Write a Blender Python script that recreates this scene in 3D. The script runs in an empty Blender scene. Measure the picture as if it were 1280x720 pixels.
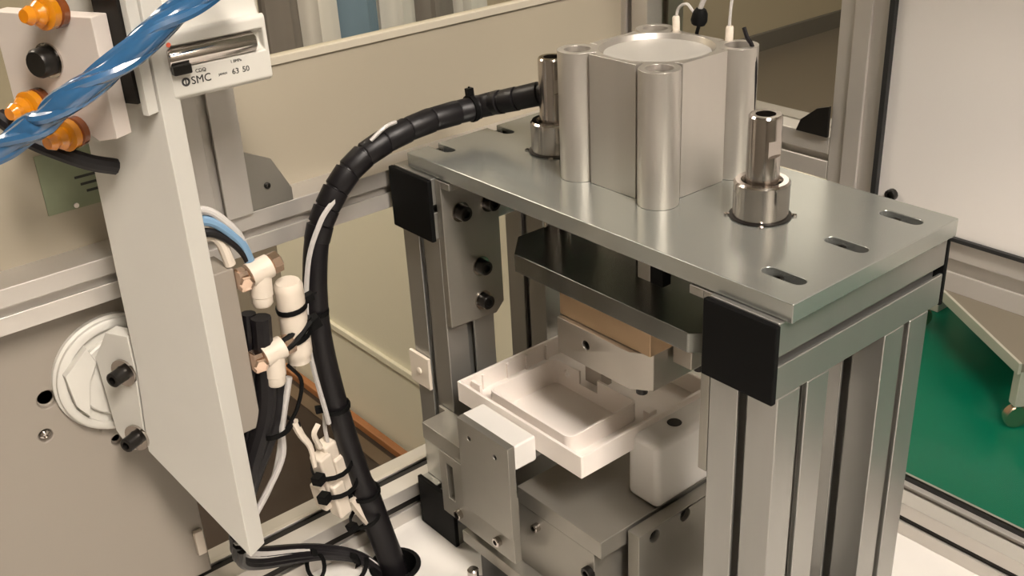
import bpy, bmesh, math, random
from mathutils import Vector, Matrix
random.seed(4)
# ---------------------------------------------------------------- units
# u = 0.55 mm; the floor lies at u z = -2000, the machine table top at -600
S = 0.00055
def U(p): return Vector((p[0]*S, p[1]*S, (p[2]+2000.0)*S))
sc = bpy.context.scene
COL = sc.collection

# ---------------------------------------------------------------- camera
R = ((0.6392068638738639, 0.7674830818040864, -0.04882933873238127),
     (0.31374481075157, -0.3182223607459902, -0.8945941665625317),
     (-0.7021244753624539, 0.5565107800085738, -0.44420375148263647))
cd = bpy.data.cameras.new('camera'); cam = bpy.data.objects.new('camera', cd); COL.objects.link(cam)
cd.sensor_width = 36; cd.lens = 36*1352.577/1280; cd.clip_start = 0.01; cd.clip_end = 60
M = Matrix(((R[0][0], -R[1][0], -R[2][0]), (R[0][1], -R[1][1], -R[2][1]), (R[0][2], -R[1][2], -R[2][2]))).to_4x4()
M.translation = U((513.7319, -727.0026, 455.573))
cam.matrix_world = M
sc.camera = cam
# ---------------------------------------------------------------- world and exposure
w = bpy.data.worlds.new('world'); sc.world = w; w.use_nodes = True
w.node_tree.nodes['Background'].inputs[0].default_value = (0.9, 0.86, 0.8, 1)
w.node_tree.nodes['Background'].inputs[1].default_value = 0.05
sc.view_settings.view_transform = 'Standard'; sc.view_settings.look = 'None'
sc.view_settings.gamma = 1; sc.view_settings.use_curve_mapping = False
sc.view_settings.exposure = 0.14
LAMP_STRENGTH = 4.5
KEY_STRENGTH = 66.0
LEFT_STRENGTH = 22.0
LAMP_COLOR = (1.0, 0.905, 0.81)
# ceiling light panels: centre x, y (u), size x, size y
LAMPS = [(-3800, -1500, 2200, 1000), (-3800, 2600, 2200, 1000), (-3800, 6200, 2200, 1000),
         (-600, 2300, 2200, 1000), (-600, 5600, 2200, 1000), (2400, -700, 2200, 700), (1900, 2600, 2200, 1000)]
KEY_LAMP = 5   # the brightest panel, above and to the right of the camera

# ---------------------------------------------------------------- helpers
def tag(o, label=None, cat=None, group=None, kind=None):
    if label: o['label'] = label
    if cat: o['category'] = cat
    if group: o['group'] = group
    if kind: o['kind'] = kind
    return o
def thing(name, loc, label, cat, group=None):
    o = bpy.data.objects.new(name, None); COL.objects.link(o)
    o.empty_display_size = 0.02; o.location = U(loc)
    return tag(o, label, cat, group)
def link(name, me, parent=None):
    o = bpy.data.objects.new(name, me); COL.objects.link(o)
    if parent is not None:
        o.parent = parent
        o.matrix_parent_inverse = world_of(parent).inverted()
    return o
def world_of(o):
    m = Matrix.Translation(o.location) if o.parent is None else o.matrix_basis.copy()
    if o.parent is not None:
        m = world_of(o.parent) @ o.matrix_parent_inverse @ m
    return m
def obj(name, bm, m, parent=None, bevel=0.0, smooth=False, seg=2):
    bmesh.ops.recalc_face_normals(bm, faces=bm.faces)
    me = bpy.data.meshes.new(name); bm.to_mesh(me); bm.free()
    ms = m if isinstance(m, (list, tuple)) else [m]
    for k in ms: me.materials.append(k)
    if smooth or bevel:
        for p in me.polygons: p.use_smooth = True
        me.set_sharp_from_angle(angle=math.radians(35))
    o = link(name, me, parent)
    if bevel:
        b = o.modifiers.new('bevel', 'BEVEL'); b.width = bevel*S; b.segments = seg; b.limit_method = 'ANGLE'
        b.angle_limit = math.radians(40); b.harden_normals = True
    return o
def box(bm, a, b):
    x0, y0, z0 = a; x1, y1, z1 = b
    v = [bm.verts.new(U(p)) for p in ((x0,y0,z0),(x1,y0,z0),(x1,y1,z0),(x0,y1,z0),(x0,y0,z1),(x1,y0,z1),(x1,y1,z1),(x0,y1,z1))]
    for f in ((0,1,2,3),(4,5,6,7),(0,1,5,4),(1,2,6,5),(2,3,7,6),(3,0,4,7)): bm.faces.new([v[i] for i in f])
    return bm
def B(a, b): return box(bmesh.new(), a, b)
def frame(d):
    d = Vector(d).normalized()
    h = Vector((0,0,1)) if abs(d.z) < .9 else Vector((1,0,0))
    x = h.cross(d).normalized(); y = d.cross(x)
    return x, y, d
def obox(bm, c, ax, ay, az, hx, hy, hz):
    c = Vector(c); ax = Vector(ax).normalized(); ay = Vector(ay).normalized(); az = Vector(az).normalized()
    v = []
    for k in (-1,1):
        for i, j in ((-1,-1),(1,-1),(1,1),(-1,1)):
            v.append(bm.verts.new(U(c + ax*hx*i + ay*hy*j + az*hz*k)))
    for f in ((0,1,2,3),(4,5,6,7),(0,1,5,4),(1,2,6,5),(2,3,7,6),(3,0,4,7)): bm.faces.new([v[i] for i in f])
    return bm
def prism(bm, pts, vec):
    """pts: list of 3-D points (u) of a planar polygon, extruded by vec"""
    vec = Vector(vec)
    a = [bm.verts.new(U(p)) for p in pts]; b = [bm.verts.new(U(Vector(p)+vec)) for p in pts]
    n = len(pts); bm.faces.new(a); bm.faces.new(b[::-1])
    for i in range(n): bm.faces.new((a[i], a[(i+1) % n], b[(i+1) % n], b[i]))
    return bm
def lathe(bm, c, d, prof, n=24, hexin=False):
    """prof: list of (r, h) along direction d from c; r==0 closes with a point"""
    x, y, d = frame(d); c = Vector(c); rings = []
    for r, h in prof:
        if r <= 1e-6: rings.append([bm.verts.new(U(c + d*h))]); continue
        ring = []
        for i in range(n):
            t = 2*math.pi*i/n; rr = r
            if hexin and r < 0: pass
            ring.append(bm.verts.new(U(c + x*math.cos(t)*rr + y*math.sin(t)*rr + d*h)))
        rings.append(ring)
    for a, b in zip(rings, rings[1:]):
        if len(a) == 1 and len(b) == 1: continue
        for i in range(n):
            j = (i+1) % n
            if len(a) == 1: bm.faces.new((a[0], b[j], b[i]))
            elif len(b) == 1: bm.faces.new((a[i], a[j], b[0]))
            else: bm.faces.new((a[i], a[j], b[j], b[i]))
    return bm
def L(c, d, prof, n=24): return lathe(bmesh.new(), c, d, prof, n)
def spline(pts, k=6):
    P = [Vector(p) for p in pts]; P = [P[0]*2-P[1]] + P + [P[-1]*2-P[-2]]; out = []
    for i in range(1, len(P)-2):
        p0, p1, p2, p3 = P[i-1], P[i], P[i+1], P[i+2]
        for s in range(k):
            t = s/k
            out.append(.5*((2*p1)+(p2-p0)*t+(2*p0-5*p1+4*p2-p3)*t*t+(3*p1-p0-3*p2+p3)*t**3))
    out.append(P[-2]); return out
def tube(bm, pts, r, n=8, k=6, smooth=True):
    path = spline(pts, k) if smooth else [Vector(p) for p in pts]
    prev = None; rings = []
    x, y, _ = frame(path[1]-path[0])
    for i, p in enumerate(path):
        t = (path[min(i+1, len(path)-1)] - path[max(i-1, 0)]).normalized()
        x = (x - t*x.dot(t)).normalized(); y = t.cross(x)
        rr = r(i/(len(path)-1)) if callable(r) else r
        rings.append([bm.verts.new(U(p + x*math.cos(2*math.pi*j/n)*rr + y*math.sin(2*math.pi*j/n)*rr)) for j in range(n)])
    for a, b in zip(rings, rings[1:]):
        for j in range(n): bm.faces.new((a[j], a[(j+1) % n], b[(j+1) % n], b[j]))
    bm.faces.new(rings[0][::-1]); bm.faces.new(rings[-1])
    return bm
def T(pts, r, n=8, k=6): return tube(bmesh.new(), pts, r, n, k)
def slotted(axis, lo, hi, slots='xXyY', sw=6.0, sd=11.0, tw=13.0):
    """aluminium extrusion: axis in 'xyz', lo/hi box corners; slots: faces that carry a T slot (a A = first cross axis low / high, b B = second)"""
    ai = 'xyz'.index(axis); ca, cb = [i for i in range(3) if i != ai]
    a0, a1, b0, b1 = lo[ca], hi[ca], lo[cb], hi[cb]; am, bmid = (a0+a1)/2, (b0+b1)/2
    P = []
    def side(p0, p1, inward, has):
        p0 = Vector(p0); p1 = Vector(p1); inn = Vector(inward); m = (p0+p1)/2; d = (p1-p0).normalized()
        P.append(p0)
        if has:
            P.extend([m-d*sw, m-d*sw+inn*4, m-d*tw+inn*4, m-d*tw+inn*sd, m+d*tw+inn*sd, m+d*tw+inn*4, m+d*sw+inn*4, m+d*sw])
    side((a0,b0), (a1,b0), (0,1), 'b' in slots)
    side((a1,b0), (a1,b1), (-1,0), 'A' in slots)
    side((a1,b1), (a0,b1), (0,-1), 'B' in slots)
    side((a0,b1), (a0,b0), (1,0), 'a' in slots)
    pts = []
    for q in P:
        v = [0,0,0]; v[ai] = lo[ai]; v[ca] = q.x; v[cb] = q.y; pts.append(tuple(v))
    vec = [0,0,0]; vec[ai] = hi[ai]-lo[ai]
    return prism(bmesh.new(), pts, vec)
def cut(o, cutters):
    """carve the cutter meshes out of object o for good"""
    cs = []
    for bm in cutters:
        bmesh.ops.recalc_face_normals(bm, faces=bm.faces)
        me = bpy.data.meshes.new('c'); bm.to_mesh(me); bm.free(); c = bpy.data.objects.new('c', me); COL.objects.link(c); cs.append(c)
        for m_ in o.data.materials: me.materials.append(m_)
        md = o.modifiers.new('cut', 'BOOLEAN'); md.operation = 'DIFFERENCE'; md.object = c; md.solver = 'EXACT'
    bv = [m_ for m_ in o.modifiers if m_.type == 'BEVEL']
    keep = [(m_.width, m_.segments) for m_ in bv]
    for m_ in bv: o.modifiers.remove(m_)
    dg = bpy.context.evaluated_depsgraph_get(); dg.update()
    me = bpy.data.meshes.new_from_object(o.evaluated_get(dg))
    me.name = o.name; o.modifiers.clear(); old = o.data; o.data = me; bpy.data.meshes.remove(old)
    for c in cs:
        d = c.data; bpy.data.objects.remove(c); bpy.data.meshes.remove(d)
    for p in me.polygons: p.use_smooth = True
    me.set_sharp_from_angle(angle=math.radians(35))
    for wd, sg in keep:
        b = o.modifiers.new('bevel', 'BEVEL'); b.width = wd; b.segments = sg; b.limit_method = 'ANGLE'; b.angle_limit = math.radians(40); b.harden_normals = True
    return o
def text(s, size, depth=.3):
    cu = bpy.data.curves.new('t', 'FONT'); cu.body = s; cu.size = size*S; cu.extrude = depth*S; cu.resolution_u = 3
    o = bpy.data.objects.new('t', cu); COL.objects.link(o)
    dg = bpy.context.evaluated_depsgraph_get(); dg.update()
    me = bpy.data.meshes.new_from_object(o.evaluated_get(dg)); bpy.data.objects.remove(o); bpy.data.curves.remove(cu)
    return me

# ---------------------------------------------------------------- materials
def mat(name, color, rough=.5, metal=0.0, noise=0.0, scale=40.0, stretch=(1,1,1), bump=0.0, bscale=200.0, **k):
    m = bpy.data.materials.new(name); m.use_nodes = True; nt = m.node_tree; b = nt.nodes['Principled BSDF']
    b.inputs['Base Color'].default_value = (*color, 1); b.inputs['Roughness'].default_value = rough; b.inputs['Metallic'].default_value = metal
    for kk, vv in k.items():
        b.inputs[kk.replace('_', ' ')].default_value = vv
    tc = nt.nodes.new('ShaderNodeTexCoord'); mp = nt.nodes.new('ShaderNodeMapping'); mp.inputs['Scale'].default_value = stretch
    nt.links.new(tc.outputs['Object'], mp.inputs[0])
    if noise:
        n = nt.nodes.new('ShaderNodeTexNoise'); n.inputs['Scale'].default_value = scale; n.inputs['Detail'].default_value = 5
        nt.links.new(mp.outputs[0], n.inputs['Vector'])
        r = nt.nodes.new('ShaderNodeMapRange'); r.inputs[3].default_value = 1-noise; r.inputs[4].default_value = 1+noise
        nt.links.new(n.outputs[0], r.inputs[0])
        mx = nt.nodes.new('ShaderNodeMix'); mx.data_type = 'RGBA'; mx.blend_type = 'MULTIPLY'; mx.inputs[0].default_value = 1
        mx.inputs[6].default_value = (*color, 1); nt.links.new(r.outputs[0], mx.inputs[7]); nt.links.new(mx.outputs[2], b.inputs['Base Color'])
        r2 = nt.nodes.new('ShaderNodeMapRange'); r2.inputs[3].default_value = max(0.02, rough-noise*.5); r2.inputs[4].default_value = min(1, rough+noise*.5)
        nt.links.new(n.outputs[0], r2.inputs[0]); nt.links.new(r2.outputs[0], b.inputs['Roughness'])
    if bump:
        n2 = nt.nodes.new('ShaderNodeTexNoise'); n2.inputs['Scale'].default_value = bscale; nt.links.new(mp.outputs[0], n2.inputs['Vector'])
        bp = nt.nodes.new('ShaderNodeBump'); bp.inputs['Strength'].default_value = bump; bp.inputs['Distance'].default_value = .0003
        nt.links.new(n2.outputs[0], bp.inputs['Height']); nt.links.new(bp.outputs[0], b.inputs['Normal'])
    return m
ALU = mat('anodised_aluminium', (.34,.335,.315), .34, .8, .06, 60, (1,1,.05))
ALU_SHINE = mat('enclosure_aluminium', (.58,.55,.51), .36, .6, .05, 50, (1,1,1))
PLATE = mat('ground_plate', (.40,.415,.39), .22, .75, .06, 25, (1,3,1))
DARKPLATE = mat('dark_platen_steel', (.20,.205,.19), .2, .9, .12, 30)
MACH = mat('machined_aluminium', (.30,.283,.25), .42, .7, .05, 80)
CYL = mat('cylinder_aluminium', (.60,.57,.53), .36, .85, .04, 90, (1,1,.08))
STEEL = mat('polished_steel', (.52,.48,.45), .14, 1.0, .05, 60, (1,1,.1))
WARMLIT = mat('warm_lit_steel', (.50,.36,.23), .33, .8, .08, 50)  # steel adapter block; the warm light on it is put into the colour
MACHL = mat('light_machined_aluminium', (.52,.50,.465), .5, .5, .03, 60)
TOOL = mat('tool_steel', (.37,.34,.30), .3, .85, .08, 40)
PAINT = mat('light_grey_paint', (.56,.545,.50), .55, .1, .05, 20)
PINKPL = mat('warm_light_plate', (.62,.56,.51), .5, .15, .04, 30)
BLACK = mat('black_plastic', (.005,.005,.005), .55, 0, .1, 50, Specular_IOR_Level=.08)
OXIDE = mat('black_oxide', (.02,.018,.016), .35, .6, .1, 90)
RUBBER = mat('black_sleeve', (.007,.006,.007), .42, 0, .1, 200, Specular_IOR_Level=.3)
WHITE = mat('white_moulded_plastic', (.78,.72,.67), .4, 0, .02, 30)
DELRIN = mat('white_acetal', (.66,.64,.61), .42, 0, .02, 30, Subsurface_Weight=.0)
CREAMPL = mat('cream_plastic', (.62,.55,.465), .4, 0, .04, 60)
TABLE = mat('table_laminate', (.66,.635,.60), .35, 0, .03, 12)
PANEL = mat('beige_panel', (.35,.31,.24), .35, 0, .05, 3)
PANEL_TRIM = mat('cream_trim', (.46,.42,.34), .4, 0, .03, 10)
HOUSING = mat('warm_grey_housing', (.255,.225,.19), .45, 0, .04, 4)
DOORM = mat('satin_door_sheet', (.86,.83,.80), .33, .3, .02, 5)
GREEN = mat('green_epoxy_floor', (.0,.165,.095), .3, 0, .12, 1.5)
TAUPE = mat('taupe_floor', (.21,.18,.145), .3, 0, .05, 2)
WALLM = mat('beige_wall', (.52,.46,.34), .8, 0, .04, 1.5)
CEIL = mat('ceiling_board', (.62,.6,.56), .9, 0, .02, 3)
GREYTRIM = mat('grey_skirting', (.16,.15,.13), .6, 0, .05, 6)
WALLD = mat('taupe_wall', (.20,.18,.15), .8, 0, .04, 1.5)
CREAMCAB = mat('cream_cabinet', (.78,.75,.62), .5, 0, .03, 3)
BROWN = mat('dark_brown_board', (.034,.018,.009), .7, 0, .35, 4, bump=.2, bscale=20)
ORANGE = mat('orange_brown_edge', (.36,.15,.055), .5, 0, .2, 20)
DUST = mat('pale_dusty_edge', (.15,.105,.065), .8, 0, .3, 20)
SEAL = mat('black_seal', (.01,.01,.01), .6, 0, .05, 50)
INK = mat('black_print', (.02,.02,.02), .6, 0, .05, 50)
GREENLBL = mat('green_label', (.22,.25,.16), .5, 0, .2, 60)
RED = mat('red_dot', (.7,.12,.06), .5, 0, .03, 50)
BLUETUBE = mat('translucent_blue_tube', (.035,.14,.31), .12, 0, .25, 60, (1,1,1), Transmission_Weight=.35, Coat_Weight=.6)
BLUESM = mat('blue_air_hose', (.16,.28,.42), .3, 0, .08, 60)
GREYTUBE = mat('grey_air_hose', (.46,.44,.42), .35, 0, .05, 60)
AMBER = mat('amber_translucent', (.92,.36,.012), .12, 0, .1, 60, Transmission_Weight=.5, Coat_Weight=.5)
AMBERD = mat('brown_amber_ring', (.16,.045,.012), .25, 0, .2, 60, Coat_Weight=.4)
BRASS = mat('nickel_brass', (.75,.56,.44), .22, 1, .05, 60)
COATW = mat('white_cotton', (.68,.66,.63), .9, 0, .05, 12)
COATB = mat('blue_cotton', (.16,.24,.32), .9, 0, .05, 12)
COATG = mat('grey_cotton', (.20,.18,.165), .9, 0, .05, 12)
def glassmat():
    m = bpy.data.materials.new('clear_acrylic'); m.use_nodes = True; nt = m.node_tree; nt.nodes.clear()
    o = nt.nodes.new('ShaderNodeOutputMaterial'); t = nt.nodes.new('ShaderNodeBsdfTransparent'); g = nt.nodes.new('ShaderNodeBsdfGlossy')
    t.inputs[0].default_value = (.93,.92,.88,1); g.inputs['Roughness'].default_value = .05
    f = nt.nodes.new('ShaderNodeFresnel'); f.inputs[0].default_value = 1.14; mx = nt.nodes.new('ShaderNodeMixShader')
    nt.links.new(f.outputs[0], mx.inputs[0]); nt.links.new(t.outputs[0], mx.inputs[1]); nt.links.new(g.outputs[0], mx.inputs[2]); nt.links.new(mx.outputs[0], o.inputs[0])
    return m
GLASS = glassmat()
def lampmat(k):
    m = bpy.data.materials.new('lamp_diffuser'); m.use_nodes = True; b = m.node_tree.nodes['Principled BSDF']
    b.inputs['Base Color'].default_value = (.9,.9,.88,1)
    b.inputs['Emission Color'].default_value = (*LAMP_COLOR, 1); b.inputs['Emission Strength'].default_value = k
    return m
LAMPM = lampmat(LAMP_STRENGTH); LAMPK = lampmat(KEY_STRENGTH); LAMPL = lampmat(LEFT_STRENGTH)

def screw(parent, p, d, r=8, h=9, m=OXIDE, washer=None, name='bolt', lab=None):
    """socket head cap screw: head rises along d from p"""
    o = obj(name, L(p, d, [(r,-.6),(r,h-1),(r-1,h),(r*.55,h),(r*.5,h-5),(0,h-5)], 12), m, parent, smooth=True)
    if lab: o['label'] = lab
    if washer:
        obj('washer', L(p, d, [(r*.6,.1),(washer,.1),(washer,2),(r*.6,2)], 20), STEEL, o, smooth=True)
    return o

# ================================================================ THE ROOM
X0, X1, Y0, Y1, ZF, ZC = -5420, 3600, -3600, 9000, -2000, 2900
st = lambda n, bm, m, **k: tag(obj(n, bm, m, **k), kind='structure')
st('floor', B((-2150,900,ZF-60), (X1,4700,ZF)), GREEN)
st('floor', B((X0,4700,ZF-60), (X1,Y1,ZF)), TAUPE)
st('floor', B((X0,Y0,ZF-60), (X1,900,ZF)), TAUPE)
st('floor', B((X0,900,ZF-60), (-2150,4700,ZF)), TAUPE)
st('ceiling', B((X0,Y0,ZC), (X1,Y1,ZC+60)), CEIL)
st('wall_left', B((X0-80,Y0,ZF), (X0,Y1,ZC)), WALLM)
st('wall_right', B((X1,Y0,ZF), (X1+80,Y1,ZC)), WALLD)
st('wall_back', B((X0,Y1,ZF), (X1,Y1+80,ZC)), WALLM)
st('wall_front', B((X0,Y0-80,ZF), (X1,Y0,ZC)), WALLD)
st('baseboard_left', B((X0,Y0,ZF), (X0+40,Y1,ZF+150)), GREYTRIM)
for i, (x, y, sx, sy) in enumerate(LAMPS):
    t = thing('ceiling_light', (x,y,ZC), 'flat rectangular light panel fixed to the room ceiling', 'light', 'ceiling light panels')
    bm = bmesh.new()
    for s in (-1,1):
        box(bm, (x-sx/2-40, y+s*(sy/2+20)-20, ZC-45), (x+sx/2+40, y+s*(sy/2+20)+20, ZC))
        box(bm, (x+s*(sx/2+20)-20, y-sy/2, ZC-45), (x+s*(sx/2+20)+20, y+sy/2, ZC))
    obj('frame', bm, ALU_SHINE, t)
    obj('diffuser', B((x-sx/2,y-sy/2,ZC-30), (x+sx/2,y+sy/2,ZC-10)), LAMPK if i == KEY_LAMP else (LAMPL if i == 0 else LAMPM), t)

# ================================================================ MACHINE TABLE AND ENCLOSURE
tb = thing('machine_table', (-100,-100,-2000), 'white machine table top carrying the press, with a round cable hole at lower left', 'table')
top = obj('table_top', B((-728,-1050,-640), (900,560,-600)), TABLE, tb)
cut(top, [L((-577,-108,-660), (0,0,1), [(0,0),(32,0),(32,100),(0,100)], 28)])
bm = bmesh.new(); box(bm, (-728,-1050,-1960), (900,560,-1940)); box(bm, (-728,-1050,-1940), (-715,560,-640)); box(bm, (887,-1050,-1940), (900,560,-640))
box(bm, (-715,547,-1940), (887,560,-640)); box(bm, (-715,-1050,-1940), (887,-1037,-640))
obj('cabinet', bm, PAINT, tb)
for x in (-680,850):
    for y in (-1000,510): obj('foot', L((x,y,-2000), (0,0,1), [(0,0),(30,0),(30,10),(10,14),(10,42),(0,42)], 14), OXIDE, tb)
gr = tag(obj('cable_grommet', L((-577,-108,-599.5), (0,0,1), [(32.5,0),(38,0),(38,2),(36,3.5),(31,3.5),(31,-38),(32.5,-38),(32.5,0)], 32), BLACK, smooth=True), 'black ring lining the round cable hole in the white table', 'grommet')

en = thing('machine_enclosure', (-646,478,-600), 'aluminium profile guard around the press with beige panel, clear panes and satin sheet', 'enclosure')
# left side (plane x = -646)
obj('rail', slotted('y', (-724,-1000,-600), (-646,478,-538), 'AB', 8, 12, 14), ALU_SHINE, en, bevel=1.2)
obj('rail', slotted('y', (-716,-1000,-86), (-646,478,-33), 'A', 5, 10, 10), ALU_SHINE, en, bevel=1.2)
obj('post', slotted('z', (-722,-288,-33), (-640,-206,520), 'ABb', 6, 10, 12), ALU_SHINE, en, bevel=1.2)
obj('post', slotted('z', (-719,478,-600), (-640,560,520), 'aAbB', 6, 10, 12), ALU_SHINE, en, bevel=1.2)
obj('pane', B((-700,-1000,-538), (-694,478,-86)), GLASS, en)
obj('pane', B((-703,-1000,132), (-697,478,520)), GLASS, en)
pn = obj('beige_panel', B((-706,-1000,-33), (-696,478,124)), PANEL, en)
obj('groove_shade', B((-692.5,-1000,-549), (-677.5,478,-542)), OXIDE, en)  # dark strips here and below stand for shade in the rail grooves
obj('groove_shade', B((-654,-1000,-574), (-650.5,478,-564)), OXIDE, en)
obj('groove_shade', B((-226,482,-577.5), (900,486,-567.5)), OXIDE, en)
obj('rail', slotted('x', (-722,478,534.2), (900,552,600), 'a', 5, 10, 12), ALU_SHINE, en, bevel=1.2)
obj('panel_trim', B((-710,-1000,124), (-692,478,134)), PANEL_TRIM, en, bevel=1)
g = obj('gusset_plate', prism(bmesh.new(), [(-646,-208,-33),(-646,-148,-33),(-646,-148,-17),(-646,-170,26),(-646,-208,45)], (-6,0,0)), MACH, en, bevel=.6)
screw(g, (-646,-181,-5), (1,0,0), 4, 4)
# back side (plane y = 478)
obj('rail', slotted('x', (-640,478,-92), (-301,548,-31), 'a', 5, 10, 12), ALU_SHINE, en, bevel=1.2)
obj('post', slotted('z', (-300,478,-600), (-226,552,520), 'aA', 6, 10, 12), ALU_SHINE, en, bevel=1.2)
obj('cover_strip', B((-276,473,-600), (-252,477.8,520)), ALU_SHINE, en, bevel=1)
obj('pane', B((-640,510,-31), (-301,516,520)), GLASS, en)
obj('pane', B((-640,510,-538), (-301,516,-92)), GLASS, en)
obj('rail', slotted('x', (-640,478,-600), (-301,548,-538), 'a', 5, 10, 12), ALU_SHINE, en, bevel=1.2)
obj('seal_strip', B((-226,470,-119), (-219,486,520)), SEAL, en)
obj('seal_strip', B((-219,472,-123), (900,486,-118)), SEAL, en)
obj('satin_sheet', B((-219,478,-118), (900,486,520)), DOORM, en)
obj('rail', slotted('x', (-226,478,-194), (900,548,-123), 'a', 9, 8, 14), ALU_SHINE, en, bevel=1.2)
obj('rail', slotted('x', (-226,478,-600), (900,548,-545), 'aB', 5, 11, 12), ALU_SHINE, en, bevel=1.2)
obj('seal_strip', B((-226,528,-545), (900,534,-538)), SEAL, en)
obj('pane', B((-226,529,-538), (900,534,-194)), GLASS, en)
screw(en, (-198,478,-86), (0,-1,0), 8, 8, lab='round black bolt head at the foot of the satin sheet')
g = obj('gusset_plate', prism(bmesh.new(), [(-301,477,-31),(-352,477,-31),(-345,477,-14),(-320,477,6),(-301,477,12)], (0,-5,0)), OXIDE, en, bevel=.6)
obj('shading_roof', B((-722,310,524), (900,560,534)), PANEL, en)  # unseen roof strip, added to shade the upper part of the satin sheet
# housing on the left that carries the turning disc
hs = thing('housing_cover', (-687,-420,-537), 'warm grey flat cover with round holes behind the white disc, lower left', 'cover')
hp = obj('cover_plate', B((-693,-1000,-537), (-680,-336,-87)), HOUSING, hs, bevel=2)
cut(hp, [L((-688,-482,-196), (1,0,0), [(0,0),(11,0),(11,40),(0,40)], 20), L((-688,-494,-241), (1,0,0), [(0,0),(8,0),(8,40),(0,40)], 20), L((-688,-416,-284), (1,0,0), [(0,0),(7,0),(7,40),(0,40)], 20)])
for y, z, q in ((-482,-196,12),(-494,-241,9),(-416,-284,8)): obj('hole_shade', L((-691,y,z), (1,0,0), [(0,0),(q-1.5,0),(q-1.5,3),(0,3)], 16), OXIDE, hs)  # dark discs standing for the shade deep in the holes
obj('edge_clip', B((-679.8,-352,-500), (-672,-340,-462)), CREAMPL, hs, bevel=1)
obj('inner_screw', L((-688,-494,-241), (1,0,0), [(6,0),(6,6),(3,8),(3,5),(0,5)], 12), STEEL, hs, smooth=True)

# ================================================================ PRESS STAND
pf = thing('press_stand', (-303,138,-600), 'aluminium profile stand of posts and beams with black square end caps', 'stand')
XL0, XL1, XR0, XR1 = -632, -548, -92, -9
for i, (a, b) in enumerate(((XL0,XL1),(XR0,XR1))):
    obj('beam', slotted('y', (a,-6,-104), (b,276,-20.6), 'aAb', 5, 11, 13), ALU, pf, bevel=1.4)
    obj('beam', slotted('y', (a,-12,-599.5), (b,276,-516), 'aAB', 5, 11, 13), ALU, pf, bevel=1.4)
    obj('post', slotted('z', (a,-1,-515.8), (b,80,-104.2), 'aAb', 5.5, 11, 13), ALU, pf, bevel=1.4)
    obj('post', slotted('z', (a,175,-515.8), (b,256,-104.2), 'aAb', 5.5, 11, 13), ALU, pf, bevel=1.4)
    for nm, y, z0, z1 in (('end_cap',-13,-106,-22),('end_cap',-19,-599.4,-514)):
        obj(nm, B((a-2,y,z0), (b+2,y+7,z1)), BLACK, pf, bevel=1.5)
    obj('end_cap', B((a-1,276,-106), (b+1,282,-22)), BLACK, pf, bevel=1.5)
# brackets on the inner faces
def bracket(xa, xb, xf, sgn, full):
    pts = [(xa,-1,-21.5),(xa,90,-21.5),(xa,90,-222),(xa,76,-236),(xa,-1,-231)]
    o = obj('bracket_plate', prism(bmesh.new(), pts, (xb-xa,0,0)), MACH, pf, bevel=1)
    obj('flange', B((min(xb,xb+sgn*18),-1,-31), (max(xb,xb+sgn*18),34,-21.5)), MACH, o, bevel=.8)
    for y, z in ((27,-71),(74,-71),(54,-157),(54,-208)):
        screw(o, (xf,y,z), (sgn,0,0), 10, 14, washer=13.5)
bracket(-547.5,-536, -536, 1, True)
bracket(-92.5,-104, -104, -1, True)
cl = obj('cable_clip', B((-640,-7,-353), (-594,-1.5,-302)), CREAMPL, pf, bevel=1.5)
cl['label'] = 'small cream square clip on the left post'
obj('clip_button', L((-616,-7,-328), (0,-1,0), [(5,0),(5,2),(3,3),(0,3)], 12), CREAMPL, cl, smooth=True)

# top plate with slotted holes
def slot_cut(cx, cy, hl, r, z0, z1, ax=(1,0)):
    pts = []
    for s in (1,-1):
        for k in range(9):
            t = -math.pi/2 + math.pi*k/8
            if s < 0: t += math.pi
            pts.append((cx + s*(hl-r) + r*math.cos(t), cy + r*math.sin(t), z0))
    return prism(bmesh.new(), pts, (0,0,z1-z0))
tp = thing('top_plate', (-303,138,-20), 'wide grey ground metal plate with slotted holes lying across the stand', 'plate')
pl = obj('plate', B((-606,0,-20), (0,275,0)), PLATE, tp, bevel=1.2)
GRc, GLc = (-151,142), (-469,133)
cuts = [slot_cut(x, y, 24, 8, -30, 10) for x in (-43,-587) for y in (42,141,237)]
cuts += [L((c[0],c[1],-30), (0,0,1), [(0,0),(32,0),(32,40),(0,40)], 40) for c in (GRc, GLc)] + [L((-303,138,-30), (0,0,1), [(0,0),(21,0),(21,40),(0,40)], 32)]
cut(pl, cuts)
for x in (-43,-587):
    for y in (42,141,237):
        obj('slot_shade', slot_cut(x,y,23.4,7.4,-20.2,-10), OXIDE, tp)  # dark filler standing for the shade inside the slot
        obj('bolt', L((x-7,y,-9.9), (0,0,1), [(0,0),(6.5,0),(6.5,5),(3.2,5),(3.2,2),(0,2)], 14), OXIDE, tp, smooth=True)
        obj('slot_shade', B((x-22,y-7.3,-20.3), (x+22,y+7.3,-13.5)), OXIDE, tp)  # second dark filler for the same slot shade
sp = obj('stop_block', B((-252,60,-79), (-233,74,-20.3)), MACH, tp, bevel=1)
obj('rubber_pad', B((-232.8,60,-80), (-214,74,-20.3)), BLACK, sp, bevel=1)
# pneumatic cylinder
cc = (-316,156); H = 152
pc = thing('pneumatic_cylinder', (cc[0],cc[1],0), 'large square silver pneumatic cylinder with four rounded corner columns', 'cylinder')
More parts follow.
